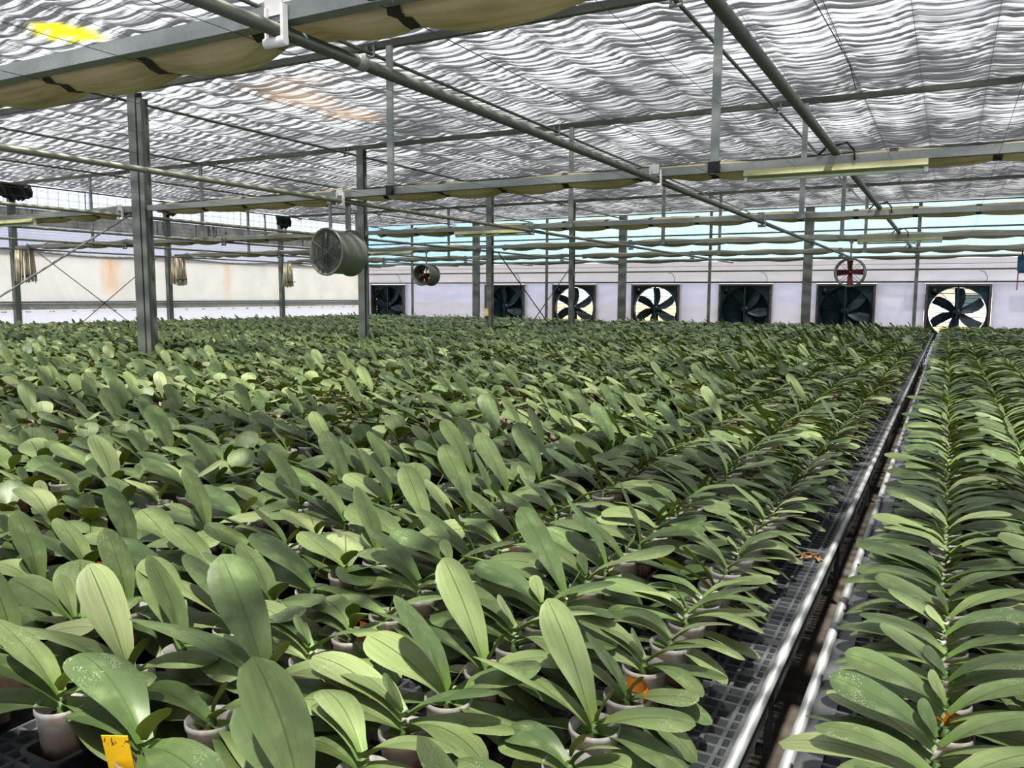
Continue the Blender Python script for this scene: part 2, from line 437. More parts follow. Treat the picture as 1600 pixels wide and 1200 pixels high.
# gathered shade cloth overhead
def build_ceiling():
    xs = np.arange(X0, X1+.01, .0775); ys = np.arange(Y0, WALL_Y+.01, .032)
    X, Y = np.meshgrid(xs, ys, indexing='ij')
    q = (X-.22)/.62; cell = np.floor(q).astype(int); fx = q-cell
    hsh = lambda a: np.modf(np.abs(np.sin(a*127.1+3.3)*43758.5453))[0]
    sag = 4*fx*(1-fx)
    jit = (hsh(cell)*(1-fx)+hsh(cell+1)*fx)*.35
    amp_s = .034+.024*hsh(cell+50)
    phase = Y/.15 + .5*np.sin(X*1.3+Y*.7) + .25*np.sin(X*3.1-Y*2.3+1) + .3*np.sin(Y*5.1+X*.4) + jit*.8 - sag*.12
    bay = np.modf((Y-2.15)/4+10)[0]
    baysag = np.sin(np.pi*bay)
    Z = E+2.365 - amp_s*sag - .02*baysag + .020*np.sin(2*np.pi*phase)*(.55+.45*np.sin(X*2.2+Y*1.7)) + .012*np.sin(2*np.pi*phase*2.3+X*2)
    Z = np.maximum(Z, E+2.293)
    we = np.clip((WALL_Y-Y)/.35, 0, 1); Z = Z*we+(E+2.30)*(1-we)
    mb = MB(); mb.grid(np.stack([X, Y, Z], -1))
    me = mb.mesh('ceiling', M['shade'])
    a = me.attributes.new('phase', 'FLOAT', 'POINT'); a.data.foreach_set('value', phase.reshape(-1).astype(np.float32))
    o = obj('ceiling', me, None); tag(o, 'gathered grey and white shade cloth stretched overhead with brown and yellow stains', 'ceiling', kind='structure')
build_ceiling()

# far wall with the fan openings
FAN_X = [-16.80, -12.27, -9.90, -7.38, -4.87, -2.35, .155]
FAN_W, FAN_TOP, FAN_BOT = 1.42, E+.33, E-1.09
def build_wall_back():
    mb = MB(); edges = []
    x = X0
    for c in FAN_X:
        mb.box(x, c-FAN_W/2, WALL_Y, WALL_Y+.05, 0, FAN_TOP); x = c+FAN_W/2
        mb.box(c-FAN_W/2, c+FAN_W/2, WALL_Y, WALL_Y+.05, 0, FAN_BOT)
    mb.box(x, X1, WALL_Y, WALL_Y+.05, 0, FAN_TOP)
    wl = obj('wall_back', mb, M['white_panel']); tag(wl, 'pale white far wall of sheets with square openings for the exhaust fans', 'wall', kind='structure')
    obj('white_band', MB().box(X0, X1, WALL_Y+.01, WALL_Y+.03, FAN_TOP+.002, E+.93), M['white_film'], wl)
    obj('clear_film', MB().box(X0, X1, WALL_Y+.015, WALL_Y+.025, E+.95, E+2.29), M['clear_film'], wl)
    obj('top_rail', MB().box(X0, X1, WALL_Y-.05, WALL_Y+.01, E+2.262, E+2.292), M['dark_pipe'], wl)
    cs = MB(); xs = np.arange(X0, X1+.01, .1)
    P = []
    for xx in xs:
        s = .02*math.sin(xx*1.9)+.012*math.sin(xx*5.3)
        P.append([(xx, WALL_Y-.02, E+1.01), (xx, WALL_Y-.05, E+.99), (xx, WALL_Y-.055, E+.955+s), (xx, WALL_Y-.02, E+.925+s)])
    cs.grid(np.array(P)); obj('rolled_hem', cs, M['olive_pipe'], wl)
    for z, r_, m in ((E+1.66, .022, 'dark_pipe'), (E+.665, .02, 'dark_pipe'), (E+.365, .02, 'darkwood'), (E+.80, .006, 'galv')):
        obj('wall_rail', MB().tube((X0, WALL_Y-.03, z), (X1, WALL_Y-.03, z), r_, 8), M[m], wl)
    return wl
build_wall_back()
for i, (x, w_) in enumerate(((-15.72,.03), (-13.24,.11), (-10.77,.03), (-8.34,.11), (-5.82,.035), (-3.28,.11), (-.756,.04), (1.75,.11))):
    wide = w_ > .1
    b = MB().box(x-w_, x+w_, WALL_Y-.16, WALL_Y-.06, 0, E+2.28) if wide else MB().box(x-w_, x+w_, WALL_Y-.12, WALL_Y-.056, 0, E+2.28)
    o = obj('wall_post', b, M['column'])
    k = ['thin post of the far wall right of the leftmost exhaust fan', 'wide grey post on the far wall, left of the second exhaust fan', 'thin post on the far wall between the second and third exhaust fans',
         'wide grey post on the far wall between the third and fourth exhaust fans', 'thin post on the far wall between the fourth and fifth exhaust fans',
         'wide grey post on the far wall between the fifth and sixth exhaust fans', 'thin post on the far wall left of the rightmost exhaust fan', 'wide grey post at the right end of the far wall'][i]
    tag(o, k, 'post', 'posts of the far wall', 'thing')

# left wall
def build_wall_left():
    wl = obj('wall_left', MB().box(X0-.04, X0, Y0, WALL_Y, 0, E-.39), M['base_sheet']); tag(wl, 'side wall with white base sheet, cream curtain and pale film above', 'wall', kind='structure')
    obj('ledge', MB().box(X0-.03, X0+.03, Y0, WALL_Y-.01, E-.385, E-.24), M['white_plastic'], wl)
    obj('dark_rail', MB().box(X0-.02, X0+.05, Y0, WALL_Y-.01, E-.236, E-.20), M['darkwood'], wl)
    ys = np.arange(Y0, WALL_Y, .12); P = []
    for y in ys:
        f = math.modf((y-2.15)/4+10)[0]
        top = E+.92 - .10*math.sin(math.pi*f)
        bl = .02*math.sin(y*2.1)
        P.append([(X0+.03+.02*math.sin(y*3+k)*(.3 if k in (0, 6) else 1), y, E-.197+(top-(E-.197))*k/6) for k in range(7)])
    mb = MB().grid(np.array(P)); obj('cream_curtain', mb, M['cream'], wl)
    P2 = [[(p[-1][0]-.01, p[-1][1], p[-1][2]-.02), (p[-1][0]+.03, p[-1][1], p[-1][2]+.0), (p[-1][0]+.01, p[-1][1], p[-1][2]+.035)] for p in P]
    obj('curtain_hem', MB().grid(np.array(P2)), M['white_plastic'], wl)
    obj('white_film', MB().box(X0-.03, X0-.01, Y0, WALL_Y-.01, E+.78, E+1.44), M['white_film'], wl)
    obj('grey_screen', MB().box(X0-.03, X0-.01, Y0, WALL_Y-.01, E+1.442, E+1.80), M['greypanel'], wl)
    obj('wired_film', MB().box(X0-.03, X0-.01, Y0, WALL_Y-.01, E+1.802, E+2.29), M['wired_film'], wl)
build_wall_left()
for i, y in enumerate((10.15, 14.0, 17.95, 21.95)):
    o = obj('wall_post', MB().box(X0+.06, X0+.17, y-.06, y+.06, 0, E+2.28), M['column'])
    tag(o, ['grey side wall post at the left edge, behind the first cord bundle', 'grey side wall post behind the double steel column', 'grey side wall post right of the double steel column, behind the third cord bundle',
            'grey corner post where the side wall meets the far wall'][i], 'post', 'posts of the side wall', 'thing')
# side wall bracing rods
for (ya, za, yb, zb) in ((10.3, E-1.63, 13.6, E+.86), (10.6, E+.86, 14.0, E-1.63)):
    o = obj('bracing_rod', MB().tube((X0+.19+(.02 if za > zb else 0), ya, za), (X0+.19+(.02 if za > zb else 0), yb, zb), .009, 6), M['wire'])
    tag(o, 'thin crossed bracing rod against the cream side curtain, ' + ('falling' if za > zb else 'rising') + ' to the right', 'rod', 'bracing rods on the side wall')

# unseen sides closed with the same white film
o = obj('wall_right', MB().box(X1, X1+.04, Y0, WALL_Y, 0, E+2.29), M['white_film']); tag(o, 'white film side wall on the near right side', 'wall', kind='structure')
o = obj('wall_front', MB().box(X0, X1, Y0-.04, Y0, 0, E+2.29), M['white_film']); tag(o, 'white film wall behind the viewer', 'wall', kind='structure')

# ------------------------------------------------------------------ columns
def column(y, label, double=False):
    c = empty('steel_column', (COLUMN_X, y, 0), label, 'column', 'steel columns along the middle of the house', 'thing')
    H = E+2.225
    if double:
        m = MB().box(-.035, .095, -.05, -.04, 0, H).box(-.035, .095, .04, .05, 0, H).box(.025, .04, -.039, .039, 0, H); obj('post', m, M['column'], c)
        m = MB().box(.12, .19, -.05, -.04, 0, H-.08).box(.12, .19, .04, .05, 0, H-.08).box(.15, .165, -.039, .039, 0, H-.08); obj('post', m, M['column'], c)
        p = MB()
        for z in (.4, 1.2, E+.9): p.box(.097, .118, -.035, .035, z, z+.06)
        obj('tie_plate', p, M['column'], c)
    else:
        m = MB().box(-.062, .062, -.05, -.04, 0, H).box(-.062, .062, .04, .05, 0, H).box(-.006, .006, -.039, .039, 0, H); obj('post', m, M['column'], c)
    obj('base_plate', MB().box(-.17, .245 if double else .17, -.14, .14, 0.0, .012), M['galv'], c)
    return c
column(TRUSS_Y[1], 'double grey steel column at the left, nearest of the middle columns', True)
column(TRUSS_Y[2], 'grey steel column right behind the large grilled circulation fan')
column(TRUSS_Y[3], 'grey steel column with a cream box, third of the middle columns')
column(TRUSS_Y[4], 'grey steel column in front of the third exhaust fan, farthest middle column')
jb = obj('junction_box', MB().box(-.06, .03, -.05, 0, -.07, .08), M['cream_box'], loc=(COLUMN_X-.02, TRUSS_Y[3]-.052, E-.36)); tag(jb, 'small cream junction box fixed to the third middle column', 'box')

# ------------------------------------------------------------------ trusses
TN = ['nearest the viewer', 'second from the viewer, carrying the long lamp', 'third from the viewer', 'fourth from the viewer', 'farthest, just before the far wall']
XR = X1-.05
def truss(i):
    y = TRUSS_Y[i]
    t = empty('roof_truss', (0, y, 0), 'galvanised roof truss across the house, ' + TN[i], 'truss', 'roof trusses')
    XL = X0+.2
    d = i == 1
    gap = (COLUMN_X-.04, COLUMN_X+.195) if d else (COLUMN_X-.066, COLUMN_X+.066)
    if i == 0:
        obj('bottom_chord', MB().box(XL, XR, -.03, .03, E+.915, E+.975), M['galv'], t)
    else:
        obj('bottom_chord', MB().box(XL, gap[0], -.03, .03, E+.915, E+.975), M['galv'], t)
        obj('bottom_chord', MB().box(gap[1], XR, -.03, .03, E+.915, E+.975), M['galv'], t)
    obj('top_chord', MB().box(XL, XR, -.03, .03, E+2.228, E+2.288), M['dark_pipe'], t)
    for x in (1.35, -1.60, -4.58, -11.72, -14.8):
        obj('hanger_post', MB().box(x-.03, x+.03, -.062, -.032, E+.90, E+2.226), M['galv'], t)
        c = MB().box(x-.045, x+.045, -.068, -.0635, E+.905, E+.99).box(x+.006, x+.05, -.11, -.069, E+.91, E+.955)
        obj('post_clamp', c, M['black_plastic'] if i < 2 else M['galv'], t)
    return t
for i in range(5): truss(i)

# curtains bundled along the bottom chords
def bundle(i, xa, xb, label, seed):
    y = TRUSS_Y[i]; rnd = random.Random(seed)
    xs = np.arange(xa, xb, .06); nseg = 16
    P = np.zeros((len(xs), nseg+1, 3))
    for a, x in enumerate(xs):
        f = math.modf((x-.22)/.62+60)[0]; cell = math.floor((x-.22)/.62)
        s = math.sin(math.pi*f)**.8; hs = (math.sin(cell*12.9+seed)*.5+.5)
        wd = .115+.035*s+.015*math.sin(x*2.3+seed); pd = min(1., .25+min(abs(x-q) for q in (-2.05, -5.2, -8.42, -11.2, -13.85, -16.95))*2.2); ht = (.048+.034*s*(.6+.6*hs))*pd; up = .055+.012*math.sin(x*5+seed)
        for k in range(nseg+1):
            th = 2*math.pi*k/nseg
            cy, cz = math.cos(th), math.sin(th)
            fold = .006*math.sin(5*th+x*3+seed)+.004*math.sin(9*th+x*7)
            P[a, k] = (x, y+.036+.012+(wd)*(1+cy) + fold, E+.955 + (cz*up if cz > 0 else cz*ht) + fold)
    c = obj('shade_curtain', MB().grid(P), M['curtain']); tag(c, label, 'curtain', 'bundled beige shade curtains')
    if i < 3:
        k0, k1 = math.ceil((xa-.22)/.62), math.floor((xb-.22)/.62)
        for k in range(k0, k1+1):
            xw = .22+.62*k
            a = int(np.argmin(abs(xs-xw)))
            Q = P[a].copy(); ctr = Q.mean(0); strip = []
            for dx in (-.028, 0, .028):
                R = Q.copy(); R[:, 1:] = ctr[1:]+(R[:, 1:]-ctr[1:])*1.06; R[:, 0] = xw+dx; strip.append(R)
            obj('pinch_shade_band', MB().grid(np.array(strip)), M['pinch_shade'], c)  # dark band standing in for the shadow where the bundle crosses a wire
for i in range(5):
    d = i == 1
    bundle(i, COLUMN_X+.23 if i else -6.4, XR-.1, 'beige shade curtain bundled along the ' + ['truss nearest the viewer', 'second truss, right of the double column', 'third truss, right of the column line', 'fourth truss, right of the column line', 'farthest truss, right of the column line'][i], 3+i)
    if i: bundle(i, X0+.4, COLUMN_X-.13, 'beige shade curtain bundled along the ' + ['', 'second truss, left of the double column', 'third truss, left of the column line', 'fourth truss, left of the column line', 'farthest truss, left of the column line'][i], 13+i)

# drive pipes that run the length of the house
def bracket(mb, x, y, z, pipe_z):
    mb.box(x-.045, x+.03, y-.036, y-.032, E+.90, E+1.0)
def lower_pipe(x, r, label, y0=.2):
    p = empty('hanging_drive_pipe', (x, 0, 0), label, 'pipe', 'curtain drive pipes at truss height')
    z = E+.884
    obj('pipe', MB().tube((0, y0, z), (0, WALL_Y-.2, z), r, 14), M['dark_pipe'] if x > -4 else M['olive_pipe'], p)
    for y in TRUSS_Y:
        b = MB().box(-.06, .02, y-.037, y-.033, E+.935, E+1.005)              # plate clamped on the chord
        b.box(-.05, -.042, y-.05, y-.038, E+.84, E+.96).box(.034, .046, y-.062, y-.038, E+.83, E+.96)
        b.tube((-.045, y-.05, E+.842), (.045, y-.05, E+.842), .018, 10)
        obj('pipe_bracket', b, M['white_plastic'] if y < 7 else M['galv'], p)
    obj('coupling', MB().tube((0, 2.52, z), (0, 2.57, z), r+.005, 14), M['galv'], p)
    return p
lower_pipe(-2.05, .024, 'long drive pipe hung under the trusses, crossing the nearest truss at top centre')
lower_pipe(-5.18, .022, 'long drive pipe ending above the grilled circulation fan, left of the centre pipe')
lower_pipe(-8.42, .02, 'long drive pipe just left of the double steel column')
lower_pipe(-11.2, .018, 'long drive pipe left of the column line, second from the side wall side')
lower_pipe(-13.85, .018, 'long drive pipe over the left benches, third from the column line')
lower_pipe(-16.95, .018, 'long drive pipe closest to the cream side curtain')
o = obj('water_pipe', MB().tube((-5.235, .2, E+.899), (-5.235, WALL_Y-.3, E+.899), .013, 10), M['olive_pipe']); tag(o, 'thin pipe running beside the drive pipe over the circulation fan', 'pipe')
cd = empty('conduit_pipe', (-.77, 0, 0), 'thick dark conduit resting on top of the trusses near the rail gap', 'pipe')
obj('pipe', MB().tube((0, .2, E+1.008), (0, WALL_Y-.25, E+1.008), .027, 14), M['dark_pipe'], cd)
for y in TRUSS_Y[1:]:
    cb = MB()
    cb.path([(.02, y-.05, E+1.04), (.08, y-.03, E+1.06), (.13, y-.05, E+1.0), (.14, y-.08, E+.93)], .008)
    cb.path([(-.1, y-.04, E+.985), (-.04, y-.05, E+1.045), (.02, y-.05, E+1.04)], .009)
    obj('cable_loop', cb, M['black_plastic'], cd)
UPN = ['right of the centre pipe, nearest the rail gap', 'above the centre drive pipe', 'passing the top of the double steel column', 'left of the column line', 'over the left benches', 'closest to the side wall']
for i, x in enumerate((-1.93, -4.80, -8.44, -11.35, -14.0, -16.9)):
    p = empty('roof_pipe', (x, 0, 0), 'thin drive pipe under the shade cloth, ' + UPN[i], 'pipe', 'upper drive pipes under the shade cloth')
    obj('pipe', MB().tube((0, .2, E+2.19), (0, WALL_Y-.1, E+2.19), .017, 10), M['dark_pipe'], p)
    for y in TRUSS_Y:
        obj('pipe_clamp', MB().box(-.05, -.03, y-.05, y-.036, E+2.15, E+2.26).box(.03, .05, y-.05, y-.036, E+2.15, E+2.26).tube((-.05, y-.043, E+2.155), (.05, y-.043, E+2.155), .014, 8), M['galv'], p)

# thin wires that carry the curtains
k = 0
for j in range(-24, 5):
    x = .22+.62*j
    if x < X0+.3: continue
    k += 1
    wl = obj('support_wire', MB().tube((x, .3, E+.913-.004), (x, WALL_Y-.2, E+.913-.004), .0013, 4), M['wire']); tag(wl, f'thin curtain wire at truss height, {ORD[k]} from the side wall', 'wire', 'lower curtain wires')
k = 0
for j in range(-28, 5):
    x = .22+.62*j
    if x < X0+.3: continue
    k += 1
    wl = obj('ceiling_wire', MB().tube((x, .3, E+2.289), (x, WALL_Y-.1, E+2.289), .0018, 4), M['wire']); tag(wl, f'thin wire under the shade cloth, {ORD[k]} from the side wall', 'wire', 'wires under the shade cloth')

# loose cables under the cloth
for nm, pts, lab in (('hanging_cable', [(-1.07, 6.4, E+2.27), (-1.0, 7.4, E+2.2), (-.98, 8.6, E+2.22), (-1.05, 9.9, E+2.27)], 'thin loose cable hanging under the shade cloth beside the thick conduit'),
                     ('hanging_cable', [(.50, 6.3, E+2.26), (.47, 6.25, E+1.6), (.44, 6.2, E+1.03)], 'thin cable dropping from the shade cloth to the second truss at the right edge')):
    o = obj(nm, MB().path(pts, .005), M['wire']); tag(o, lab, 'cable')

# bracing
o = obj('bracing_rod', MB().tube((COLUMN_X-.02, 6.06, E+.87), (COLUMN_X-.02, 2.2, E-1.52), .011, 8), M['galv']); tag(o, 'thin steel bracing rod slanting down left from the double steel column', 'rod')
for s_, (ya, za, yb, zb) in enumerate(((14.26, E+.85, 18.04, E-1.55), (14.26, E-1.55, 18.04, E+.85))):
    o = obj('bracing_rod', MB().tube((COLUMN_X+.12+.03*s_, ya, za), (COLUMN_X+.12+.03*s_, yb, zb), .011, 6), M['wire'])
    tag(o, 'crossed bracing rod between the third and fourth middle columns, ' + ('falling' if za > zb else 'rising') + ' to the right', 'rod', 'bracing rods between columns')

# strip lamps
def strip_lamp(x, i, label):
    y = TRUSS_Y[i]
    l = empty('hanging_strip_lamp', (x, y, 0), label, 'lamp', 'strip lamps under the trusses')
    hb = MB()
    sec = [(-.03, .912), (.03, .912), (.055, .868), (.045, .862), (-.045, .862), (-.055, .868)]
    vs = [(sx_, a-.03, E+b) for sx_ in (-.6, .6) for a, b in sec]; n = 6
    hb.add(vs, [(k, (k+1) % n, n+(k+1) % n, n+k) for k in range(n)] + [tuple(range(n-1, -1, -1)), tuple(range(n, 2*n))])
    obj('housing', hb, M['lamp_body'], l)
    obj('tube', MB().tube((-.575, -.03, E+.842), (.575, -.03, E+.842), .013, 12), M['lamp_tube'], l)
    for sx_ in (-.588, .588): obj('tube_holder', MB().box(sx_-.012, sx_+.012, -.045, -.015, E+.828, E+.861), M['white_plastic'], l)
strip_lamp(-.78, 1, 'long strip lamp under the second truss, nearest the viewer')
strip_lamp(-10.68, 1, 'strip lamp under the second truss at the left edge, beyond the double column')
strip_lamp(-5.83, 2, 'strip lamp under the third truss, right of the column line')
strip_lamp(-.76, 3, 'strip lamp under the fourth truss, right of the four-blade circulation fan')
strip_lamp(-10.64, 3, 'strip lamp under the fourth truss, left of the small circulation fan')

# ------------------------------------------------------------------ circulation fans
def ring(ri, ro, y0, y1, n=40):
    return [(ri, y0), (ro, y0), (ro, y1), (ri, y1)]
def circulation_fan(x, y, z, r, L, label, grille, blades, bm, hanger, tw=.3, body='fan_grey', rz=0.):
    f = empty('circulation_fan', (x, y, z), label, 'fan', 'hanging circulation fans', rz=rz)
    b = MB()
    b.lathe([(r*.93, -L/2), (r, -L/2-.02), (r*1.05, -L/2-.012), (r*1.05, -L/2), (r*.95, -L/2+.02), (r*.95, L/2-.02), (r*1.05, L/2), (r*1.05, L/2+.012), (r, L/2+.015), (r*.93, L/2), (r*.925, 0)], 44, axis='y', close=True)
    obj('drum', b, M[body], f)
    if grille:
        g = MB()
        for k in range(1, 12):
            rr = r*.93*k/11.5
            pr = [(rr-.003, -L/2-.004), (rr+.003, -L/2-.004), (rr+.003, -L/2+.003), (rr-.003, -L/2+.003)]
            g.lathe(pr, 36, axis='y', close=True)
        for a in (0, 60, 120):
            c, s = math.cos(math.radians(a+30)), math.sin(math.radians(a+30))
            g.tube((-c*r*.95, -L/2-.006, -s*r*.95), (c*r*.95, -L/2-.006, s*r*.95), .0035, 6)
        obj('grille', g, M['column'], f)
    else:
        g = MB()
        for a in (45, 135):
            c, s = math.cos(math.radians(a)), math.sin(math.radians(a))
            for o_ in (-.02, .02): g.tube((-c*r*.95-s*o_, L/2-.03, -s*r*.95+c*o_), (c*r*.95-s*o_, L/2-.03, s*r*.95+c*o_), .004, 5)
        obj('guard', g, M['wire'], f)
    obj('motor', MB().tube((0, -L*.05, 0), (0, L*.42, 0), r*.2, 16), M['black_plastic'] if grille else M[bm], f)
    hb = obj('hub', MB().tube((0, -L*.16, 0), (0, -L*.06, 0), r*.17, 16), M[bm], f)
    for k in range(blades):
        a = 2*math.pi*k/blades+.04
        P = np.zeros((7, 5, 3))
        for i in range(7):
            q = .14*r+(.88-.14)*r*i/6; wd = r*(.15+.07*i/6)*(1.5 if grille else 1)
            pit = .75-.45*i/6
            for j in range(5):
                s = (j/4-.5)*2*wd
                lx, ly = s*math.cos(pit*tw*2), s*math.sin(pit*tw*3)+.01*(1-(j-2)**2/4)
                P[i, j] = (q*math.cos(a)-lx*math.sin(a), ly-L*.1, q*math.sin(a)+lx*math.cos(a))
        obj('blade', MB().grid(P), M[bm], f)
    zt = E+.912-z
    h = MB()
    for yy in hanger: h.box(-.014, .014, yy-.008, yy+.008, r*1.045, zt)
    h.box(-.03, .03, min(hanger)-.012, max(hanger)+.012, zt-.06, zt-.001)
    obj('hanger', h, M['galv'], f)
    return f
circulation_fan(-5.27, 6.17, E+.40, .218, .31, 'large grey circulation fan with a round wire grille hanging by the second column', True, 5, 'black_plastic', (-.10, .12), rz=-.09)
circulation_fan(-9.72, 14.15, E+.40, .215, .34, 'small grey circulation fan with red blades hanging left of the third column', False, 5, 'red_blade', (0,), .5)
circulation_fan(-1.45, 14.15, E+.385, .225, .20, 'small circulation fan with four brownish red blades hanging before the far wall', False, 4, 'red_blade', (0,), .22)

# ------------------------------------------------------------------ exhaust fans in the far wall
def exhaust_fan(x, label, is_open, phase):
    zc = (FAN_TOP+FAN_BOT)/2; R = .615; hw = FAN_W/2-.012; hz = (FAN_TOP-FAN_BOT)/2-.012
    f = empty('exhaust_fan', (x, WALL_Y, zc), label, 'fan', 'exhaust fans in the far wall')
    fr = MB()
    fr.box(-hw, hw, -.05, .22, hz-.05, hz).box(-hw, hw, -.05, .22, -hz, -hz+.05).box(-hw, -hw+.05, -.05, .22, -hz+.05, hz-.05).box(hw-.05, hw, -.05, .22, -hz+.05, hz-.05)
    obj('outer_frame', fr, M['darkwood'], f)
    # square face with a round opening
    pl = MB(); n = 64; a_, b_ = hw-.052, hz-.052; vs = []; fs = []
    for k in range(n):
        t = 2*math.pi*k/n; c, s = math.cos(t), math.sin(t)
        q = min(a_/abs(c) if abs(c) > 1e-6 else 9, b_/abs(s) if abs(s) > 1e-6 else 9)
        vs += [(R*c, .02, R*s), (q*c, .02, q*s), (R*c, .12, R*s)]
    for k in range(n):
        i, j = 3*k, 3*((k+1) % n)
        fs += [(i, i+1, j+1, j), (i, j, j+2, i+2)]
    pl.add(vs, fs); obj('face_plate', pl, M['teal'], f)
    rl = MB().lathe([(R-.004, .012), (R+.012, .012), (R+.012, .02), (R-.004, .02)], 64, axis='y', close=True); obj('orifice_ring', rl, M['galv'] if is_open else M['teal'], f)
    hb = obj('hub', MB().tube((0, .02, 0), (0, .12, 0), .1, 18), M['blade'], f)
    for k in range(6):
        a = math.radians(90+60*k+phase)
        P = np.zeros((9, 5, 3))
        for i in range(9):
            t = i/8; q = .08+.515*t; wd = (.070+.042*min(1, t*2.2))*(1 if t < .9 else .8)
            sw = -.045*math.sin(math.pi*t*.9)+.045*t
            for j in range(5):
                s = (j/4-.5)*2*wd+sw
                P[i, j] = (q*math.cos(a)-s*math.sin(a), .075+.10*(j/4-.5)*(1-.4*t), q*math.sin(a)+s*math.cos(a))
        obj('blade', MB().grid(P), M['blade'], f)
    obj('strut', MB().box(-.022, .022, -.03, .005, -hz+.052, hz-.052), M['teal'], f)
    mo = MB().tube((-hw+.19, -.02, hz-.19), (-hw+.19, .018, hz-.19), .075, 18).tube((-hw+.19, .13, hz-.19), (-hw+.19, .24, hz-.19), .08, 18)
    obj('motor', mo, M['black_plastic'], f)
    obj('belt', MB().tube((-hw+.24, -.012, hz-.14), (.09, -.012, .05), .006, 5).tube((-hw+.14, -.012, hz-.24), (-.05, -.012, -.09), .006, 5), M['black_plastic'], f)
    sh = MB(); ns = 11
    for k in range(ns):
        z = -hz+.06+(2*hz-.12)*(k+.5)/ns; h = (2*hz-.12)/ns/2
        if is_open: sh.box(-hw+.05, hw-.05, .20, .30, z-.007, z+.007)
        else: sh.add([(-hw+.05, .235, z-h), (hw-.05, .235, z-h), (hw-.05, .215, z+h+.004), (-hw+.05, .215, z+h+.004)], [(0, 1, 2, 3)])
    obj('shutter', sh, M['column'] if is_open else M['teal'], f)
    return f
FL = ['dark exhaust fan with closed shutter, first from the left in the far wall', 'dark exhaust fan with closed shutter, second from the left, beside the third column', 'exhaust fan with open shutter, partly behind the farthest column',
      'exhaust fan with open shutter, fourth from the left in the far wall', 'dark exhaust fan with closed shutter, fifth from the left in the far wall', 'dark exhaust fan with closed shutter below the four-blade circulation fan',
      'exhaust fan with open shutter at the right end, above the rail gap']
for i, x in enumerate(FAN_X): exhaust_fan(x, FL[i], i in (2, 3, 6), (20, 10, -4, -3, 24, 12, -5)[i])
for i in (0, 1, 3, 4, 6):                # supply cables looping down to the fans
    x = FAN_X[i]+.55
    o = obj('fan_cable', MB().path([(x+.02, WALL_Y-.07, FAN_TOP+.02), (x+.03, WALL_Y-.09, FAN_TOP+.15), (x-.04, WALL_Y-.08, FAN_TOP+.27), (x-.14, WALL_Y-.06, FAN_TOP+.30)], .007), M['wire'])
    tag(o, 'thin black cable above the ' + ['first', 'second', '', 'fourth', 'fifth', '', 'seventh'][i] + ' exhaust fan from the left', 'cable', 'fan cables')

# field building glimpsed through the open fans
bd = empty('farm_building', (2.5, 60, -.1), 'low pale farm building far outside, seen through the right open fan', 'building')
obj('wall', MB().box(-7, 7, 0, 8, 0, 2.6), plain('pale_wall', C(196,196,200), .8), bd)
obj('roof', MB().add([(-7.4,-.4,2.6),(7.4,-.4,2.6),(7.4,8.4,2.6),(-7.4,8.4,2.6),(-7.4,4,4.2),(7.4,4,4.2)], [(0,1,5,4),(2,3,4,5),(0,4,3),(1,2,5),(3,2,1,0)]), plain('grey_roof', C(128,140,158), .7), bd)
for x in (-4.5, -1.5, 1.5, 4.5): obj('window', MB().box(x-.7, x+.7, -.05, -.01, .9, 1.9), M['blade'], bd)

# ------------------------------------------------------------------ things on the side wall
for i, y in enumerate((10.20, 14.05, 17.92)):
    cbd = empty('cord_bundle', (X0+.42, y, 0), ['bunch of beige cords hanging at the left edge of the side wall', 'bunch of beige cords hanging beside the double steel column', 'bunch of beige cords hanging between the double column and the grilled fan'][i], 'cords', 'cord bundles on the side wall')
    mb = MB(); rr = random.Random(i)
    for k in range(44):
        a = rr.uniform(0, 6.28); dx, dy = .10*math.cos(a)*rr.random(), rr.uniform(-.20, .20)
        zb = E+.17+rr.uniform(0, .1)
        mb.tube((dx*.6, dy*.9, E+.905), (dx*1.1, dy*1.1+rr.uniform(-.01, .01), zb), .012, 5)
    mb.tube((0, -.17, E+.89), (0, .17, E+.89), .03, 10)
    obj('cords', mb, M['cord'], cbd)
    for k in range(4):
        obj('clip', MB().box(.10, .13, -.15+.09*k, -.125+.09*k, E+.31+.02*(k % 2), E+.34+.02*(k % 2)), M['black_plastic'], cbd)
for i, (y, dy) in enumerate(((10.15, .36), (14.0, .25), (17.95, .3))):
    mb = MB(); rr = random.Random(40+i)
    xs = np.linspace(-dy, dy, 22); P = []
    for s in xs:
        dep = .05+.05*math.sin(s*22)+.02*rr.random(); low = E+1.89+.05*rr.random()+.1*abs(s/dy)**3
        P.append([(X0+.10+dep*.3, y+s, E+2.285), (X0+.12+dep, y+s*.98, E+2.12), (X0+.11+dep, y+s*.96, low)])
    o = obj('shade_net_bunch', MB().grid(np.array(P)), M['black_net'], loc=(.1, 0, 0)); tag(o, ['large black net bunched under the shade cloth at the left edge', 'black net bunched on the side wall behind the double column', 'black net bunched on the side wall left of the grilled fan'][i], 'net', 'black nets bunched on the side wall')

# chain hoist at the right edge
hz = empty('hanging_chain_hoist', (1.16, 18.28, 0), 'blue chain hoist hanging at the right edge below the farthest truss', 'hoist')
obj('body', MB().box(-.07, .07, -.06, .06, E+.50, E+.78).box(-.05, .05, -.04, .04, E+.46, E+.50), M['blue'], hz)
obj('hook', MB().tube((0, 0, E+.78), (0, 0, E+.915), .014, 6), M['rust_steel'], hz)
ch = MB()
for k in range(12): ch.box(-.012-.05, .012-.05, -.006 if k % 2 else -.012, .006 if k % 2 else .012, E+.14+.027*k, E+.162+.027*k)
obj('chain', ch, M['rust_steel'], hz)

